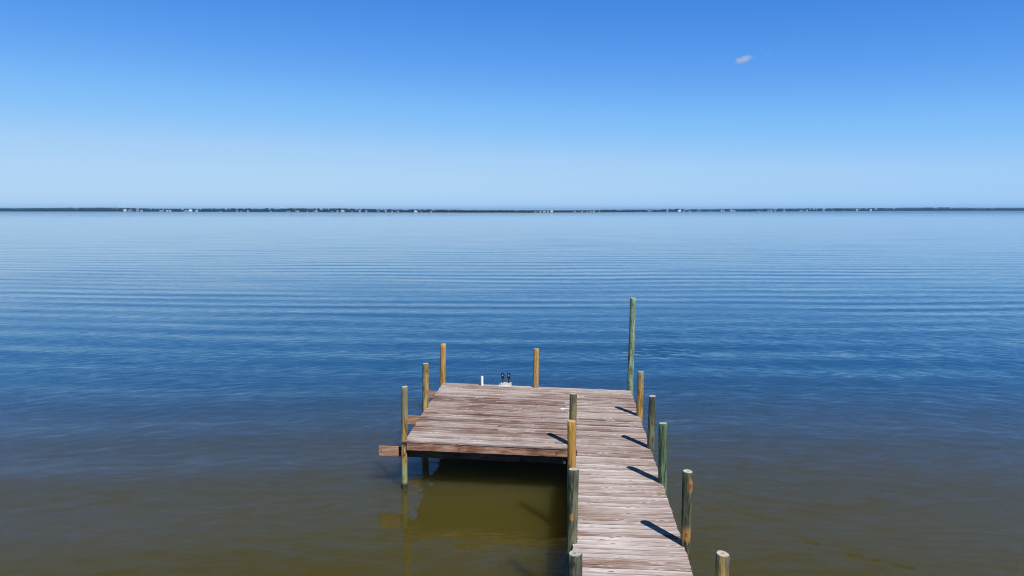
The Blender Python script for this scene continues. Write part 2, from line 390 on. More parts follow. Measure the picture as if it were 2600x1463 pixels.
# platform boards: 37 rows fanning slightly between the front and the far edge
bm = new_boards()
NB = 37
for j in range(NB):
    def lineY(k, x):
        t = k / NB
        yl = 15.40 + t * (20.78 - 15.40)            # at the left edge
        yr = 14.68 + t * (19.83 - 14.68)            # at the right edge
        xl = edge_p(yl); xr = edge_r(yr)
        return yl + (yr - yl) * (x - xl) / (xr - xl)
    g = 0.0035
    jl = random.uniform(-0.012, 0.012); jr = random.uniform(-0.012, 0.012)
    yl = 15.40 + (j + .5) / NB * 5.38; yr = 14.68 + (j + .5) / NB * 5.15
    xl = edge_p(yl) + jl; xr = edge_r(yr) + jr
    if j == 0: xl = -2.52
    if j < 1: xr = 1.30
    cuts = [xl]
    jp = random.choice([None, None, 0.75, -0.35, 1.45, 1.45, 2.05])
    if jp and j > 1: cuts.append(jp)
    cuts.append(xr)
    wob = random.uniform(-0.0015, 0.0015)
    for a, b in zip(cuts[:-1], cuts[1:]):
        a2 = a + (0.002 if a != xl else 0); b2 = b - (0.002 if b != xr else 0)
        gg = g + wob
        f0 = 0.0 if j else 0.0
        A = Vector((a2, lineY(j, a2) + gg)); B = Vector((b2, lineY(j, b2) + gg))
        C = Vector((b2, lineY(j + 1, b2) - gg)); D = Vector((a2, lineY(j + 1, a2) - gg))
        plank(bm, A, B, C, D, ZD, TH, j * 3 + (0 if a == xl else 1))
part("platform_boards", bm, M['platform'])

# walkway boards
bm = new_boards()
y = 14.68 + 0.139 ; j = 0
while y > -6.0:
    wdt = 0.1455
    def ly(x, yy): 
        # boards near the platform follow its skew, the others lie square to the walkway
        k = max(0.0, min(1.0, (yy - 12.5) / 2.2)); sl_ = 0.078 + 0.055 * k
        return yy + sl_ * (3.08 - x)
    lft = edge_l(y) if y > 10.5 else edge_l(y) - 0.085
    lft += random.uniform(-0.012, 0.01) + (0.035 if y > 14.3 else 0)
    if j == 0: lft = 1.306
    rgt = edge_r(y - 0.07) + random.uniform(-0.012, 0.012)
    g = 0.0035
    A = Vector((lft, ly(lft, y - wdt) + g)); B = Vector((rgt, ly(rgt, y - wdt) + g))
    C = Vector((rgt, ly(rgt, y) - g)); D = Vector((lft, ly(lft, y) - g))
    plank(bm, A, B, C, D, ZD - (0.0005 if y > 14.6 else 0), TH, 300 + j, segs=8)
    y -= wdt; j += 1
part("walkway_boards", bm, M['walkway'])

def timber(bm, p, q, w, z0, z1):
    """beam from p to q (xy), width w, from z0 to z1, with eased edges"""
    p = Vector(p[:2]); q = Vector(q[:2]); d = (q - p).normalized(); nn = Vector((-d.y, d.x)) * (w / 2)
    vs = []
    for zz in (z0, z1):
        for c in (p - nn, q - nn, q + nn, p + nn): vs.append(bm.verts.new((c.x, c.y, zz)))
    fs = [(3, 2, 1, 0), (4, 5, 6, 7), (0, 1, 5, 4), (1, 2, 6, 5), (2, 3, 7, 6), (3, 0, 4, 7)]
    es = set()
    for f in fs:
        fc = bm.faces.new([vs[k] for k in f]); es.update(fc.edges)
    bmesh.ops.bevel(bm, geom=list(es), offset=0.005, segments=1, affect='EDGES')

bm = bmesh.new(); timber(bm, (-2.425, 15.425), (1.262, 14.955), 0.04, 0.952, ZD - TH - 0.002)
o = part("fascia_board", bm, M['fascia'], org=(-2.4, 15.4, 1.05)); o['label'] = "brown stained board along the near edge of the platform"
bm = bmesh.new(); timber(bm, (-2.12, 20.74), (3.42, 19.80), 0.04, 0.952, ZD - TH - 0.002)
part("fascia_board", bm, M['fascia'], org=(0, 20.2, 1.05))
bm = bmesh.new(); timber(bm, (edge_r(19.7) - 0.06, 19.7), (edge_r(14.6) - 0.06, 14.6), 0.04, 0.952, ZD - TH - 0.002)
part("side_joist", bm, M['under'], org=(3, 17, 1.05))
bm = bmesh.new(); timber(bm, (edge_p(20.6) + 0.06, 20.6), (edge_p(15.55) + 0.06, 15.5), 0.04, 0.952, ZD - TH - 0.002)
part("side_joist", bm, M['under'], org=(-2.3, 18, 1.05))
# cross beams, bolted behind the pilings; the platform's stick out on the left
def beam(pa, pb, z0=0.738, z1=0.972, mat='beam'):
    bm = bmesh.new(); timber(bm, pa, pb, 0.045, z0, z1)
    return part("cross_beam", bm, M[mat], org=(pa[0], pa[1], (z0 + z1) / 2))
beam((-2.72, 15.655), (1.22, 15.16), 0.722, 0.948, 'shadedbeam')
beam((-2.70, 18.03), (3.15, 17.28), 0.738, 0.948, 'shadedbeam')
beam((-2.50, 20.62), (3.30, 19.70), 0.738, 0.948, 'shadedbeam')
for (pa, pb, z0, z1, lab) in (((-3.113, 15.652), (-2.645, 15.592), 0.738, 0.975, "reddish beam end sticking out left of the near left piling"),
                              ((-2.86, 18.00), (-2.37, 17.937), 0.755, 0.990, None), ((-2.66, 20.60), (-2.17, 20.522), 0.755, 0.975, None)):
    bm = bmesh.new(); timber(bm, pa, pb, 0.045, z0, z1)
    o = part("beam_end", bm, M['beam'], org=(pa[0], pa[1], 0.86))  # lit end of the beam, split off from its shade-darkened length
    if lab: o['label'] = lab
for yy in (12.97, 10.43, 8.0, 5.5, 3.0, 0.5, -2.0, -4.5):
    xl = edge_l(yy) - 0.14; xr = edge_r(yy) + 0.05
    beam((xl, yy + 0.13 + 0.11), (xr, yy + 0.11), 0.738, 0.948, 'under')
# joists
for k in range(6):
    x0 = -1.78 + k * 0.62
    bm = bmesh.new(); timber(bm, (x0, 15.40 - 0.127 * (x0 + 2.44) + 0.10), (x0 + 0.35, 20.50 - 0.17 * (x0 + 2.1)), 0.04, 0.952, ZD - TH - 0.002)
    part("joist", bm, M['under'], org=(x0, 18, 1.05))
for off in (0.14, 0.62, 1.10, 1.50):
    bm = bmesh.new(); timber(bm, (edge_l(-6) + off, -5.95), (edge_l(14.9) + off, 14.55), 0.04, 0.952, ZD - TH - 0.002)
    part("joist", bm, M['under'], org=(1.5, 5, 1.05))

# pilings
def piling(name, base, topp, r, mat, cap, label, facets=26, waist=None, bulge=0.0):
    """base (x,y) at deck height, top point (x,y,z); leans along that line down to the bed"""
    bx, by = base; tx, ty, tz = topp
    lean = Vector(((tx - bx) / (tz - ZD), (ty - by) / (tz - ZD)))
    bot = -1.6
    rng = random.Random(hash((round(bx, 2), round(by, 2))) & 0xffff)
    ph = [rng.uniform(0, 6.28) for _ in range(8)]
    bm = bmesh.new(); rings = []
    zs = [bot + (tz - bot) * i / 34 for i in range(35)]
    zs = zs[:-1] + [tz - 0.012, tz]
    ox, oy = bx - lean.x * ZD, by - lean.y * ZD
    for z in zs:
        cx = ox + lean.x * z; cy = oy + lean.y * z
        cx += 0.006 * math.sin(z * 1.7 + ph[0]); cy += 0.004 * math.sin(z * 1.3 + ph[1])
        rr = r * (1.0 + 0.035 * (1 - (z - bot) / (tz - bot)))
        if z == tz: rr -= 0.009
        if waist:
            rr *= 1 + waist[1] * max(0.0, 1 - abs(z - waist[0]) / waist[2])
        ring = []
        for k in range(facets):
            a = 2 * math.pi * k / facets
            q = rr * (1 + 0.022 * math.sin(2 * a + ph[2] + z * .4) + 0.014 * math.sin(3 * a + ph[3]) + 0.010 * math.sin(5 * a + ph[4] + z * 2.1) + 0.006 * math.sin(9 * a + ph[5] - z * 3.3))
            ring.append(bm.verts.new((cx + q * math.cos(a), cy + q * math.sin(a), z + (0.006 * math.sin(a + ph[6]) if z >= tz - 0.013 else 0))))
        rings.append(ring)
    for i in range(len(rings) - 1):
        for k in range(facets):
            f = bm.faces.new((rings[i][k], rings[i][(k + 1) % facets], rings[i + 1][(k + 1) % facets], rings[i + 1][k])); f.smooth = True
    cen = bm.verts.new((tx, ty, tz - 0.002))
    for k in range(facets):
        f = bm.faces.new((rings[-1][k], rings[-1][(k + 1) % facets], cen)); f.material_index = 1
    bmesh.ops.translate(bm, verts=bm.verts, vec=(-tx, -ty, 0))
    o = obj(name, bm, [mat, cap], dock, loc=(tx - DO.x, ty - DO.y, 0))
    o['label'] = label
    return o

ORANGE = (0.50, 0.255, 0.060); TAN = (0.47, 0.33, 0.13); OLIVE = (0.14, 0.145, 0.07); GREEN = (0.095, 0.155, 0.085)
PALE = (0.31, 0.45, 0.33); GREY = (0.100, 0.108, 0.075); DK = (0.075, 0.08, 0.055)
caps = {
 'pale': endgrain_material("pale_end_grain", (0.62, 0.58, 0.52), (0.30, 0.26, 0.21)),
 'tan': endgrain_material("tan_end_grain", (0.68, 0.50, 0.30), (0.36, 0.22, 0.11)),
 'green': endgrain_material("green_end_grain", (0.46, 0.49, 0.44), (0.24, 0.27, 0.23)),
}
PM = piling_material
def spotcol(): return (0.52, 0.25, 0.05)
piling("piling", (-2.49, 15.52), (-2.467, 15.52, 2.418), 0.073, PM("tan_piling_peeling", TAN, (0.40, 0.25, 0.09), 0.50, streaks=0.55, top=((0.30, 0.27, 0.15), 1.4, 2.0), seed=1.0), caps['pale'],
       "tan piling with green foot, nearest on the left side of the platform", waist=(0.98, -0.06, 0.25))
piling("piling", (-2.33, 18.1), (-2.299, 18.1, 2.381), 0.085, PM("olive_tan_piling", (0.40, 0.29, 0.12), OLIVE, 0.60, streaks=0.4, top=((0.24, 0.22, 0.10), 1.8, 2.4), seed=5.0), caps['pale'],
       "olive tan piling on the left edge, second from the near left corner")
piling("piling", (-2.13, 20.89), (-2.11, 20.89, 2.367), 0.083, PM("orange_piling_far_left", ORANGE, TAN, 0.52, streaks=0.35, seed=9.0), caps['tan'],
       "orange piling at the far left corner of the platform")
piling("piling", (0.715, 20.22), (0.728, 20.22, 2.353), 0.083, PM("orange_piling_far_edge", (0.50, 0.29, 0.08), TAN, 0.5, streaks=0.3, seed=14.0), caps['tan'],
       "orange piling rising from the middle of the far platform edge")
piling("mooring_piling", (3.49, 19.93), (3.512, 19.93, 3.905), 0.086, PM("pale_green_piling", (0.27, 0.38, 0.27), (0.20, 0.29, 0.19), 0.5, streak=(0.10, 0.13, 0.09), streaks=0.6, seed=20.0), caps['green'],
       "tall pale green piling at the far right corner, twice as high as the others")
piling("piling", (3.285, 17.36), (3.303, 17.36, 2.332), 0.083, PM("orange_piling_olive_top", ORANGE, (0.42, 0.27, 0.10), 0.5, streaks=0.5, top=((0.30, 0.27, 0.15), 1.8, 2.3), seed=23.0), caps['tan'],
       "orange piling with olive top beside the right edge, next to the tall green one")
piling("piling", (3.10, 14.95), (3.106, 14.95, 2.355), 0.081, PM("dark_olive_piling", DK, (0.17, 0.19, 0.12), 0.5, streak=(0.04, 0.045, 0.03), streaks=0.6, seed=27.0), caps['green'],
       "dark olive piling on the right edge, between the orange and the green one")
piling("piling", (2.93, 12.98), (2.921, 12.98, 2.358), 0.083, PM("green_piling", GREEN, (0.17, 0.25, 0.14), 0.5, streak=(0.06, 0.10, 0.06), streaks=0.65, seed=31.0), caps['pale'],
       "green piling with pale top on the right edge of the walkway")
piling("piling", (2.745, 10.44), (2.755, 10.44, 2.383), 0.079, PM("dark_piling_orange_patches", (0.065, 0.065, 0.040), (0.095, 0.115, 0.065), 0.5, streaks=0.7, spot=[(0.05, -0.06, 2.17, 0.10, (0.45, 0.24, 0.07)), (-0.02, -0.08, 1.37, 0.11, (0.45, 0.25, 0.08))], seed=36.0), caps['pale'],
       "dark olive piling with orange patches, casting the longest shadow on the walkway")
piling("piling", (2.545, 8.0), (2.569, 8.0, 2.296), 0.082, PM("tan_piling_dark_top", (0.48, 0.30, 0.08), (0.34, 0.25, 0.09), 0.5, streaks=0.5, top=((0.17, 0.17, 0.11), 1.95, 2.25), seed=41.0), caps['pale'],
       "piling cut by the bottom of the frame, tan below and dark grey on top")
piling("piling", (1.367, 15.12), (1.378, 15.12, 2.36), 0.080, PM("olive_brown_piling", (0.22, 0.16, 0.07), (0.19, 0.19, 0.10), 0.5, streaks=0.5, top=((0.13, 0.12, 0.08), 2.1, 2.4), seed=46.0), caps['pale'],
       "olive brown piling where the walkway meets the platform, behind the orange one")
piling("piling", (1.178, 13.12), (1.172, 13.12, 2.36), 0.083, PM("bright_orange_piling", (0.56, 0.28, 0.055), (0.45, 0.25, 0.07), 0.5, streaks=0.25, seed=50.0), caps['tan'],
       "bright orange piling on the left edge of the walkway")
piling("piling", (0.952, 10.54), (0.976, 10.54, 2.379), 0.083, PM("grey_green_piling_knot", GREY, (0.17, 0.17, 0.10), 0.5, streak=(0.07, 0.09, 0.06), streaks=0.6, spot=[(-0.045, -0.07, 1.62, 0.055, (0.55, 0.27, 0.05))], seed=55.0), caps['pale'],
       "grey green piling with one orange knot on the left edge of the walkway")
piling("piling", (0.775, 8.0), (0.765, 8.0, 2.30), 0.083, PM("grey_green_piling_near", (0.085, 0.095, 0.072), (0.13, 0.145, 0.11), 0.5, streaks=0.6, seed=60.0), caps['green'],
       "grey green piling with pale top, cut by the bottom of the frame")
for yy in (5.5, 3.0, 0.5, -2.0, -4.5):
    for sgn in (0, 1):
        x = edge_r(yy) + 0.01 if sgn else edge_l(yy) - 0.09
        piling("piling", (x, yy), (x, yy, 1.10), 0.083, bpy.data.materials["grey_green_piling_near"], caps['green'], "short grey green piling under the near end of the walkway")

# bolts on the near left piling
def cyl(bm, c, axis, r, h, seg=16, r2=None):
    a = Vector(axis).normalized(); rot = a.to_track_quat('Z', 'Y').to_matrix().to_4x4()
    bmesh.ops.create_cone(bm, cap_ends=True, segments=seg, radius1=r, radius2=r if r2 is None else r2, depth=h, matrix=Matrix.Translation(Vector(c)) @ rot)
for (bx, by, bz) in ((-2.475, 15.435, 0.84), (-2.48, 15.435, 1.05), (-3.05, 15.618, 0.86), (1.0, 14.958, 1.04), (-1.2, 15.243, 1.04)):
    bm = bmesh.new(); cyl(bm, (bx, by, bz), (0, -1, 0), 0.013, 0.03, 6)
    part("bolt", bm, M['steel'], org=(bx, by, bz))

# ------------------------------------------------------------------ small things on the platform
def box(bm, c, s, rz=0.0, bev=0.003):
    mt = Matrix.Translation(Vector(c)) @ Matrix.Rotation(rz, 4, 'Z') @ Matrix.Diagonal((s[0], s[1], s[2], 1))
    r = bmesh.ops.create_cube(bm, size=1.0, matrix=mt)
    if bev:
        es = set(e for v in r['verts'] for e in v.link_edges)
        bmesh.ops.bevel(bm, geom=list(es), offset=bev, segments=1, affect='EDGES')

# white pipe: hollow tube
pipe = bmesh.new()
seg = 24; prof = [(0.040, 0.0), (0.040, 0.285), (0.034, 0.285), (0.034, 0.02)]
rg = [[pipe.verts.new((r * math.cos(2 * math.pi * k / seg), r * math.sin(2 * math.pi * k / seg), z)) for k in range(seg)] for r, z in prof]
for i in range(len(prof) - 1):
    for k in range(seg): pipe.faces.new((rg[i][k], rg[i][(k + 1) % seg], rg[i + 1][(k + 1) % seg], rg[i + 1][k]))
pipe.faces.new(rg[-1]); pipe.faces.new(list(reversed(rg[0])))
o = obj("pipe", pipe, M['pvc'], loc=(-0.905, 20.46, ZD))
tag(o, "short white plastic pipe standing upright at the far edge of the platform", "pipe")

hold = empty("rod_holder_stand", (-0.21, 20.36, ZD), R(-9))
tag(hold, "two black upright holders on a small grey wooden block at the far platform edge", "rod holder")
bm = bmesh.new(); box(bm, (0, 0, 0.024), (0.37, 0.26, 0.044)); obj("base_board", bm, M['greywood'], hold)
bm = bmesh.new(); box(bm, (0.028, 0.035, 0.074), (0.31, 0.15, 0.052)); obj("upper_board", bm, M['greywood'], hold)
for hx in (-0.075, 0.108):
    hd = bmesh.new()
    cyl(hd, (hx, 0.04, 0.101), (0, 0, 1), 0.030, 0.008, 16)
    cyl(hd, (hx, 0.04, 0.155), (0, 0, 1), 0.015, 0.11, 12)
    cyl(hd, (hx, 0.04, 0.225), (0, 0, 1), 0.020, 0.035, 20, 0.044)
    cyl(hd, (hx, 0.04, 0.270), (0, 0, 1), 0.044, 0.055, 20, 0.047)
    for s in (-1, 1): box(hd, (hx + s * 0.040, 0.04, 0.338), (0.014, 0.05, 0.085), 0, 0.002)
    box(hd, (hx, 0.04, 0.388), (0.094, 0.055, 0.016), 0, 0.002)
    h = obj("holder", hd, M['black'], hold)
    bm = bmesh.new(); box(bm, (hx, 0.052, 0.339), (0.064, 0.010, 0.080), 0, 0.001); obj("clear_plate", bm, M['lens'], h)

# white bird dropping: thin lumpy splash on the boards
bm = bmesh.new()
rng = random.Random(4)
for (cx, cy, rx, ry) in ((0, 0, 0.09, 0.05), (0.10, -0.005, 0.10, 0.03), (-0.03, -0.055, 0.03, 0.03)):
    n = 18; c = bm.verts.new((cx, cy, 0.012)); rim = []
    for k in range(n):
        a = 2 * math.pi * k / n; q = 1 + rng.uniform(-0.25, 0.25)
        rim.append(bm.verts.new((cx + rx * q * math.cos(a), cy + ry * q * math.sin(a), 0.004)))
    for k in range(n): bm.faces.new((rim[k], rim[(k + 1) % n], c))
o = obj("bird_dropping", bm, M['chalk'], loc=(1.37, 17.97, ZD))
tag(o, "white bird dropping splashed on the platform boards", "bird dropping")

# ------------------------------------------------------------------ far shore
HOR = 731.5 - 1757 * math.tan(PITCH)
SH = [(-1200, 536.8), (0, 537.2), (300, 537.5), (520, 538.2), (740, 538.5), (960, 539.5), (1180, 540.2), (1340, 540.4), (1500, 539.7), (1620, 538.8),
      (1750, 537.8), (1840, 537.5), (2000, 537.2), (2100, 536.7), (2280, 536.0), (2600, 535.8), (3900, 535.8)]
TT = [(-1200, 529), (0, 529), (80, 528.6), (250, 527.2), (320, 528.2), (420, 530), (520, 530), (600, 529.3), (660, 530.2), (675, 528.8), (700, 530), (740, 529), (860, 529.3), (960, 531),
      (1020, 532), (1032, 533.4), (1042, 531.3), (1120, 532), (1180, 533.2), (1340, 534), (1440, 534.3), (1500, 533.6), (1530, 532.3), (1620, 532), (1710, 530.8), (1750, 531.2),
      (1840, 530.5), (2000, 529.7), (2100, 529), (2220, 528.6), (2300, 527.9), (2400, 526.9), (2480, 528), (2600, 528), (3900, 527.5)]
def interp(T, x):
    for (a, b), (c, d) in zip(T[:-1], T[1:]):
        if x <= c: return b + (d - b) * (x - a) / (c - a)
    return T[-1][1]
def shore_pt(x, back=0.0):
    """point on the far waterline seen at photo column x; back = metres inland"""
    y = interp(SH, x); d = HW * 1757 / (y - HOR) * 1.0
    p = px(x, y, 0.0)
    k = 1 + back / p.length
    return Vector((p.x * k, p.y * k, 0)), p.y * k
def top_z(x, dist):
    return HW + (HOR - interp(TT, x)) / 1757.0 * dist / math.cos(PITCH) ** 2

M['land'] = flat_mat("scrubby_shore_ground", (0.10, 0.09, 0.07), 0.9, 0.2, 0.3, 0.02)
bm = bmesh.new()
rows = []
for x in range(-1200, 3901, 50):
    fr, _ = shore_pt(x); fr2, _ = shore_pt(x, 9); bk, _ = shore_pt(x, 450); bk2, _ = shore_pt(x, 3500)
    rows.append([bm.verts.new((fr.x, fr.y, -0.6)), bm.verts.new((fr2.x, fr2.y, 0.6)), bm.verts.new((bk.x, bk.y, 1.6)), bm.verts.new((bk2.x, bk2.y, 2.5))])
for a, b in zip(rows[:-1], rows[1:]):
    for k in range(3): bm.faces.new((a[k], b[k], b[k + 1], a[k + 1]))
tag(obj("far_shore_ground", bm, M['land']), "low sandy shore across the bay", "shore", kind="structure")

# woods: thousands of crowns that read as one mass
g = N("pine_foliage")
f = g.noise(g.objco(), 0.09, 4, 0.6)
f2 = g.noise(g.objco(), 0.012, 2, 0.5)
c = g.ramp(f, [(0.3, (0.006, 0.013, 0.010)), (0.5, (0.012, 0.024, 0.016)), (0.7, (0.024, 0.040, 0.024))])
c = g.mix(g.mr(f2, 0.45, 0.65, 0, 0.5), c, (0.015, 0.026, 0.016))
g.bsdf(c, 0.9, 0.2); M['leaf'] = g.m
g = N("pine_bark"); g.bsdf((0.09, 0.06, 0.045), 0.9, 0.2); M['bark'] = g.m
ico = bmesh.new(); bmesh.ops.create_icosphere(ico, subdivisions=1, radius=1.0)
iv = [v.co.copy() for v in ico.verts]; ifc = [[v.index for v in f.verts] for f in ico.faces]; ico.free()
verts = []; faces = []; mi = []
rng = random.Random(11)
def crown(c, rx, rz):
    b0 = len(verts)
    for v in iv:
        q = 1 + rng.uniform(-0.32, 0.32)
        verts.append((c[0] + v.x * rx * q, c[1] + v.y * rx * q, c[2] + v.z * rz * q))
    for f in ifc: faces.append([b0 + k for k in f]); mi.append(0)
x = -1180.0
while x < 3880:
    p0, dist = shore_pt(x, 30)
    mpp = dist / 1757.0
    htop = top_z(x, dist)
    for row, back in enumerate((22, 60, 120)):
        if row and rng.random() < 0.25: continue
        xx = x + rng.uniform(-1.6, 1.6)
        p, dd = shore_pt(xx, back + rng.uniform(-9, 9))
        h = htop * (0.62 + 0.1 * row) * rng.uniform(0.75, 1.05) if row < 2 else htop * rng.uniform(0.96, 1.09)
        if row == 2 and rng.random() < 0.06: h *= 1.10
        w = max(h * 0.20, 1.35 * mpp) * rng.uniform(0.8, 1.25)
        crown((p.x, p.y, h * 0.50), w * 1.15, h * 0.46)
        crown((p.x + rng.uniform(-w, w) * .5, p.y, h * 0.80), w * 0.75, h * 0.20)
        b0 = len(verts)
        for dx, dz in ((-0.2, 1.0), (0.2, 1.0), (0.12, h * 0.6), (-0.12, h * 0.6)): verts.append((p.x + dx, p.y, dz))
        faces.append([b0, b0 + 1, b0 + 2, b0 + 3]); mi.append(1)
    x += rng.uniform(1.5, 2.6)
me = bpy.data.meshes.new("woods"); me.from_pydata(verts, [], faces)
me.materials.append(M['leaf']); me.materials.append(M['bark']); me.polygons.foreach_set('material_index', mi)
wood = bpy.data.objects.new("woods", me); COL.objects.link(wood)
tag(wood, "dark green wooded shoreline across the bay", "woods", kind="stuff")

M['w_white'] = flat_mat("white_siding", (0.50, 0.50, 0.50), 0.7, 0.3, 0.04, 0.5)
M['w_bright'] = flat_mat("fresh_white_siding", (0.76, 0.76, 0.75), 0.7, 0.3, 0.03, 0.5)
M['w_cream'] = flat_mat("cream_siding", (0.66, 0.58, 0.46), 0.7, 0.3, 0.05, 0.5)
M['w_grey'] = flat_mat("grey_siding", (0.40, 0.41, 0.43), 0.7, 0.3, 0.05, 0.5)
M['w_pink'] = flat_mat("pinkish_siding", (0.58, 0.43, 0.38), 0.7, 0.3, 0.05, 0.5)
M['r_white'] = flat_mat("white_metal_roof", (0.40, 0.40, 0.41), 0.5, 0.4, 0.03, 0.5)
M['r_grey'] = flat_mat("grey_roof", (0.26, 0.27, 0.30), 0.8, 0.3, 0.1, 0.5)
M['r_brown'] = flat_mat("brown_roof", (0.22, 0.14, 0.10), 0.8, 0.3, 0.1, 0.5)
M['glass'] = flat_mat("dark_window_glass", (0.03, 0.04, 0.05), 0.1, 0.6, 0.1, 0.5)

# photo column, width px, height px, wall, roof, form, raise px
HS = [(318, 7, 5.0, 'white', 'white', 'gable', 0), (331, 9, 4.6, 'white', 'grey', 'porch', 0), (350, 5, 3.4, 'white', 'white', 'gable', 1), (359.5, 5.5, 3.4, 'white', 'white', 'gable', .3),
 (410, 10, 3.0, 'white', 'white', 'hip', 0), (425, 5.5, 4.0, 'white', 'white', 'gable', .3), (432.5, 4.5, 3.6, 'cream', 'white', 'gable', .2), (473, 11, 3.0, 'white', 'white', 'hip', 0), (484, 8, 5.6, 'white', 'white', 'hip', 0), (500, 7.5, 4.0, 'white', 'white', 'hip', 0),
 (560, 4, 1.8, 'grey', 'grey', 'gable', 0.5), (602, 2.5, 3.0, 'white', 'white', 'gable', 0), (612, 3, 2.0, 'grey', 'white', 'gable', 0), (629.5, 3, 3.6, 'white', 'white', 'gable', 0), (688, 2.4, 2.4, 'cream', 'white', 'gable', 0), (729, 2.4, 2.4, 'white', 'white', 'gable', 0), (735, 2, 3.6, 'white', 'grey', 'gable', 0),
 (756.5, 9, 3.0, 'cream', 'white', 'hip', 0), (781, 2, 3.0, 'white', 'white', 'gable', 0), (796, 2.2, 2.4, 'white', 'grey', 'gable', 0), (803, 7, 4.0, 'white', 'white', 'hip', 0), (843, 6, 2.6, 'pink', 'grey', 'porch', 0), (857, 4, 4.4, 'grey', 'grey', 'gable', 0), (870, 9, 5.2, 'cream', 'white', 'hip', 0), (894, 2, 3.0, 'white', 'grey', 'gable', 0), (913.5, 3.6, 4.4, 'cream', 'white', 'gable', 0), (930, 5, 4.0, 'pink', 'white', 'gable', 0),
 (961, 5, 4.0, 'pink', 'grey', 'porch', 0), (980, 4.5, 4.0, 'grey', 'white', 'gable', 0), (995.5, 3, 3.2, 'pink', 'white', 'gable', 0), (1011, 4, 3.6, 'grey', 'white', 'gable', 0), (1056, 8, 4.2, 'white', 'white', 'hip', 0), (1071, 2.4, 2.2, 'white', 'grey', 'gable', 0), (1094, 4, 3.8, 'pink', 'grey', 'gable', 0),
 (1360, 4, 2.6, 'white', 'white', 'gable', 0), (1372, 4.5, 3.2, 'cream', 'white', 'hip', 0.6), (1382, 7, 3.4, 'white', 'white', 'gable', 0.6), (1391, 4, 3.4, 'cream', 'grey', 'porch', 0.5), (1401, 6.5, 4.4, 'white', 'white', 'gable', 0),
 (1459, 6, 3.0, 'grey', 'grey', 'gable', 0), (1478, 5, 2.8, 'pink', 'white', 'hip', 0), (1491, 3, 3.0, 'white', 'white', 'gable', 0), (1500, 5.5, 2.8, 'pink', 'grey', 'gable', 0), (1507.5, 5, 3.0, 'cream', 'white', 'gable', 0), (1522, 3, 3.6, 'grey', 'white', 'gable', 0),
 (1625, 2.4, 2.2, 'white', 'grey', 'gable', 0), (1648, 7, 4.2, 'cream', 'grey', 'porch', 0), (1694, 5, 3.2, 'pink', 'white', 'gable', 0), (1725, 8, 3.8, 'white', 'white', 'hip', 0), (1736, 3, 3.2, 'grey', 'grey', 'gable', 0), (1751, 6, 2.4, 'pink', 'white', 'hip', 0), (1774, 8, 2.2, 'pink', 'grey', 'gable', 0), (1803, 3, 2.4, 'pink', 'white', 'gable', 0), (1832, 4, 4.2, 'white', 'white', 'gable', 0), (1837.5, 3, 3.0, 'white', 'grey', 'gable', 0),
 (1857, 6, 3.2, 'white', 'white', 'gable', 0), (1864, 4.5, 3.8, 'white', 'grey', 'gable', 0), (1926, 2.6, 2.8, 'cream', 'white', 'gable', 0), (1950.5, 3, 4.0, 'white', 'white', 'gable', 0), (1957.5, 4.5, 4.4, 'white', 'grey', 'gable', 0), (1968, 3, 2.4, 'cream', 'white', 'gable', 0), (1991, 6, 3.0, 'white', 'grey', 'gable', 0), (2034, 10, 2.0, 'cream', 'white', 'hip', 0), (2048.5, 5, 4.2, 'white', 'grey', 'gable', 0),
 (2091, 6, 2.6, 'grey', 'grey', 'gable', 0), (2115, 3, 1.6, 'white', 'white', 'gable', 0), (2143, 3, 1.6, 'white', 'grey', 'gable', 0), (2175, 5, 4.8, 'white', 'white', 'gable', 0), (2210.5, 4.4, 4.6, 'cream', 'white', 'gable', 0)]
LM = [(484, "the largest white house"), (715, "the white water tower"), (870, "the wide cream house"), (1056, "the lone bright white house"), (1159, "the thin radio mast"),
      (1401, "the central white cluster end house"), (1725, "the bright white waterfront house"), (1957.5, "the grey roofed pair"), (2175, "the pale house among trees")]
own = {484: "largest white house on the far shore, with a white hipped roof", 870: "wide cream house with a broad white roof on the far shore",
       1056: "lone bright white house with hipped roof on the far shore, left of the radio mast", 1401: "white gabled end house of the central white cluster on the far shore",
       1725: "bright white waterfront house with hipped roof on the right part of the shore", 1957.5: "far white house with grey roof, taller of a close grey roofed pair",
       2175: "pale house high among the trees, left one of the two far right"}
ORD = ["first", "second", "third", "fourth", "fifth", "sixth", "seventh", "eighth", "ninth", "tenth", "eleventh", "twelfth"]
def house_label(i):
    x, w, h, wa, ro, form, _ = HS[i]
    if x in own: return own[x]
    lm = min(LM, key=lambda q: abs(q[0] - x))
    lo, hi = sorted((x, lm[0]))
    k = len([q for q in HS if lo < q[0] < hi])
    side = "left" if x < lm[0] else "right"
    wa = {'pink': 'pinkish'}.get(wa, wa)
    return f"far {wa} house with {ro} roof, {ORD[k]} {side} of {lm[1]}"
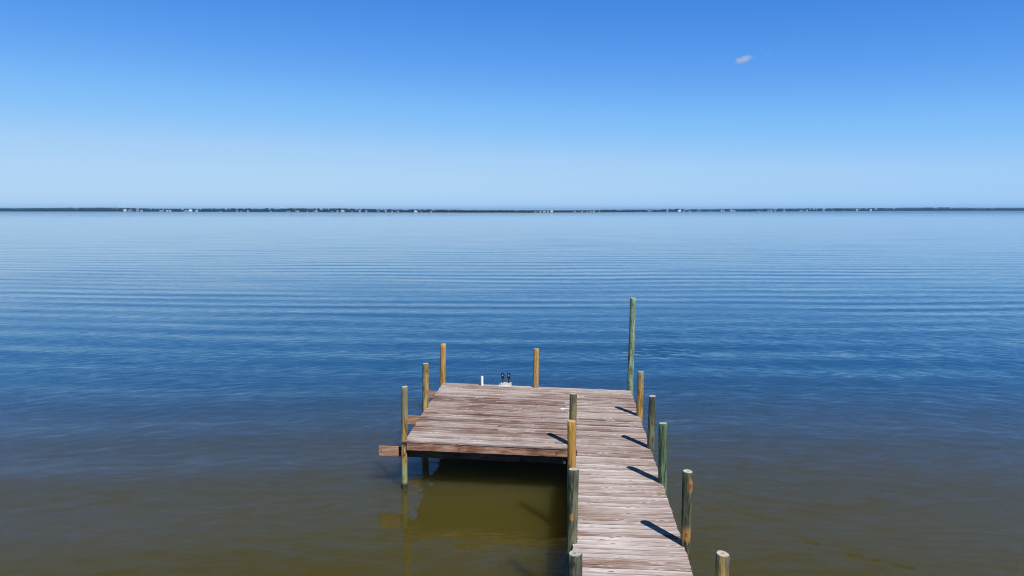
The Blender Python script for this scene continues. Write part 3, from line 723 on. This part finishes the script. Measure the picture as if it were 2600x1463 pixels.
for i, (hx, wpx, hpx, wa, ro, form, up) in enumerate(HS):
    p, dist = shore_pt(hx, 8)
    mpp = dist / 1757.0
    w = wpx * mpp * 0.98; H = hpx * mpp; dp = max(5.0, w * 0.7); z0 = 0.5 + up * mpp
    t = empty("house", (p.x, p.y, 0.6), 0.0)
    tag(t, house_label(i), "house", "houses on the far shore")
    rh = H * (0.42 if form != 'hip' else 0.5); wh = H - rh
    bm = bmesh.new(); box(bm, (0, 0, (z0 - 0.6 + wh) / 2), (w * 0.92, dp * 0.92, z0 - 0.6 + wh), 0, 0)
    wall = obj("wall", bm, M['w_bright'] if hx in (318, 484, 1056, 1401, 1725) else M['w_' + wa], t)
    zb = z0 - 0.6 + wh + 0.002; zt = zb + rh
    bm = bmesh.new(); a, b = w / 2, dp / 2
    lo4 = [bm.verts.new(q) for q in ((-a, -b, zb), (a, -b, zb), (a, b, zb), (-a, b, zb))]
    if form == 'hip':
        r1 = bm.verts.new((-a * 0.5, 0, zt)); r2 = bm.verts.new((a * 0.5, 0, zt))
    else:
        r1 = bm.verts.new((-a, 0, zt)); r2 = bm.verts.new((a, 0, zt))
    bm.faces.new((lo4[0], lo4[1], r2, r1)); bm.faces.new((lo4[2], lo4[3], r1, r2)); bm.faces.new((lo4[1], lo4[2], r2)); bm.faces.new((lo4[3], lo4[0], r1)); bm.faces.new(lo4[::-1])
    obj("roof", bm, M['w_bright'] if hx in (318, 484, 1056, 1401, 1725) else M['r_' + ro], t)
    if wpx >= 5:
        n = 2 if form != 'porch' else 3
        for k in range(n):
            cx = (-0.5 + (k + 0.5) / n) * w * 0.8
            bm = bmesh.new(); ww = w * (0.14 if form != 'porch' else 0.21)
            box(bm, (cx, -dp * 0.46 - 0.03, (z0 - 0.6) + wh * 0.5), (ww, 0.05, wh * (0.4 if form != 'porch' else 0.7)), 0, 0)
            obj("window", bm, M['glass'], t)

def tower(hx, ytop, wpx, back, label):
    p, dist = shore_pt(hx, back); mpp = dist / 1757.0
    zt = HW + (HOR - ytop) * mpp; r = wpx * mpp / 2; bh = r * 1.15
    t = empty("water_tower", (p.x, p.y, 1.5)); tag(t, label, "water tower")
    bm = bmesh.new(); rings = []
    zc = zt - 1.5 - bh / 2
    for k in range(9):
        th = math.pi * k / 8; rr = r * math.sin(th) ** 0.6 if 0 < k < 8 else 0.01
        rings.append([bm.verts.new((rr * math.cos(2 * math.pi * q / 20), rr * math.sin(2 * math.pi * q / 20), zc - bh / 2 * math.cos(th))) for q in range(20)])
    for a, b in zip(rings[:-1], rings[1:]):
        for q in range(20): bm.faces.new((a[q], a[(q + 1) % 20], b[(q + 1) % 20], b[q]))
    obj("tank", bm, M['w_tank'], t, smooth=True)
    bm = bmesh.new(); cyl(bm, (0, 0, (zc - bh / 2 + 0.3) / 2), (0, 0, 1), r * 0.35, zc - bh / 2 + 0.3, 16, r * 0.22); obj("shaft", bm, M['w_white'], t, smooth=True)
M['w_tank'] = flat_mat("white_tank_paint", (0.84, 0.84, 0.83), 0.6, 0.3, 0.03, 0.5)
tower(715.5, 525.9, 4.8, 260, "white water tower bulb rising above the trees across the bay")
tower(165, 526.6, 3.6, 320, "tiny white tower top above the trees at the far left")
p, dist = shore_pt(1159.5, 160); mpp = dist / 1757.0
zt = HW + (HOR - 523.5) * mpp
bm = bmesh.new()
for a in range(3):
    ca, sa = 0.28 * math.cos(a * 2.094), 0.28 * math.sin(a * 2.094)
    cyl(bm, (ca, sa, zt / 2), (0, 0, 1), 0.05, zt, 6)
for k in range(int(zt / 1.2)):
    for a in range(3):
        A = Vector((0.28 * math.cos(a * 2.094), 0.28 * math.sin(a * 2.094), k * 1.2)); B = Vector((0.28 * math.cos((a + 1) * 2.094), 0.28 * math.sin((a + 1) * 2.094), k * 1.2 + 1.1))
        cyl(bm, (A + B) / 2, B - A, 0.025, (B - A).length, 4)
M['mast'] = flat_mat("mast_steel", (0.30, 0.31, 0.34), 0.5, 0.4, 0.1, 0.5)
tag(obj("radio_mast", bm, M['mast'], loc=(p.x, p.y, 1.2)), "thin lattice radio mast above the woods, right of the bright white house", "mast")
# two small private piers on the left shore
for (hx, n, lab) in ((331, 7, "small pier in front of the white house with the dark porch"), (871, 6, "small pier below the cream house with the wide white roof")):
    p, dist = shore_pt(hx, 0)
    t = empty("far_pier", (p.x, p.y, 0)); tag(t, lab, "pier")
    bm = bmesh.new(); box(bm, (0, -n * 2.0, 1.2), (1.8, n * 4.0 + 6, 0.18), 0, 0); obj("deck", bm, M['w_grey'], t)
    for k in range(n + 1):
        for s in (-1, 1):
            bm = bmesh.new(); cyl(bm, (s * 0.98, -k * 4.0, 0.8), (0, 0, 1), 0.14, 3.0, 8); obj("post", bm, M['mast'], t)

# ------------------------------------------------------------------ cloud
def cloud(loc, size, dens, label, seed):
    bm = bmesh.new(); bmesh.ops.create_icosphere(bm, subdivisions=4, radius=1.0)
    for v in bm.verts: v.co = Vector((v.co.x * size[0], v.co.y * size[1], v.co.z * size[2]))
    g = N("cloud_vapour")
    x, y, z = g.sep(g.objco())
    # thickest low on the left, thinning into wisps to the upper right
    nx = g.math('DIVIDE', x, size[0]); ny = g.math('DIVIDE', y, size[1]); nz = g.math('DIVIDE', z, size[2])
    zz = g.math('SUBTRACT', nz, g.math('MULTIPLY', nx, 0.35))
    d2 = g.math('ADD', g.math('ADD', g.math('MULTIPLY', nx, nx), g.math('MULTIPLY', ny, ny)), g.math('MULTIPLY', zz, zz))
    n1 = g.noise(g.xyz(x, y, g.math('ADD', z, seed)), 1.0 / (size[0] * 0.55), 5, 0.62)
    f = g.math('SUBTRACT', g.math('ADD', n1, g.math('MULTIPLY', g.math('SUBTRACT', 1.0, d2), 0.42)), 0.70)
    f = g.math('SUBTRACT', f, g.math('MULTIPLY', nx, 0.20))
    f = g.mr(f, -0.04, 0.38, 0.0, 1.0)
    f = g.math('MULTIPLY', f, g.mr(d2, 0.95, 0.55))
    v = g.n("ShaderNodeVolumePrincipled"); v.inputs['Color'].default_value = (0.91, 0.95, 1, 1); v.inputs['Anisotropy'].default_value = -0.4
    g.put(v.inputs['Density'], g.math('MULTIPLY', f, dens))
    g.t.links.new(v.outputs[0], g.out.inputs['Volume'])
    tag(obj("cloud", bm, g.m, loc=loc), label, "cloud")
def sky_pt(x, y, dist):
    c = Vector((x - 1300, 1757.0, -(y - 731.5)))
    r = Vector((c.x, c.y * math.cos(PITCH) + c.z * math.sin(PITCH), -c.y * math.sin(PITCH) + c.z * math.cos(PITCH))).normalized()
    return Vector((0, 0, HW)) + r * dist
cloud(sky_pt(1893, 151, 6000), (96, 70, 50), 0.022, "small white cloud puff alone in the blue sky", 3.0)
cloud(sky_pt(1957, 139, 6000), (60, 60, 34), 0.0015, "very faint cloud wisp just right of the small white puff", 57.0)

# ------------------------------------------------------------------ haze over the bay
bm = bmesh.new()
bmesh.ops.create_cube(bm, size=1.0, matrix=Matrix.Translation((0, 5700, 14.5)) @ Matrix.Diagonal((18400, 12600, 31, 1)))
g = N("haze_air")
v = g.n("ShaderNodeVolumePrincipled"); v.inputs['Color'].default_value = (0.26, 0.58, 1.0, 1); v.inputs['Density'].default_value = 8.5e-5
v.inputs['Anisotropy'].default_value = 0.0
g.t.links.new(v.outputs[0], g.out.inputs['Volume'])
tag(obj("haze", bm, g.m), "pale blue haze over the bay", "haze", kind="stuff")
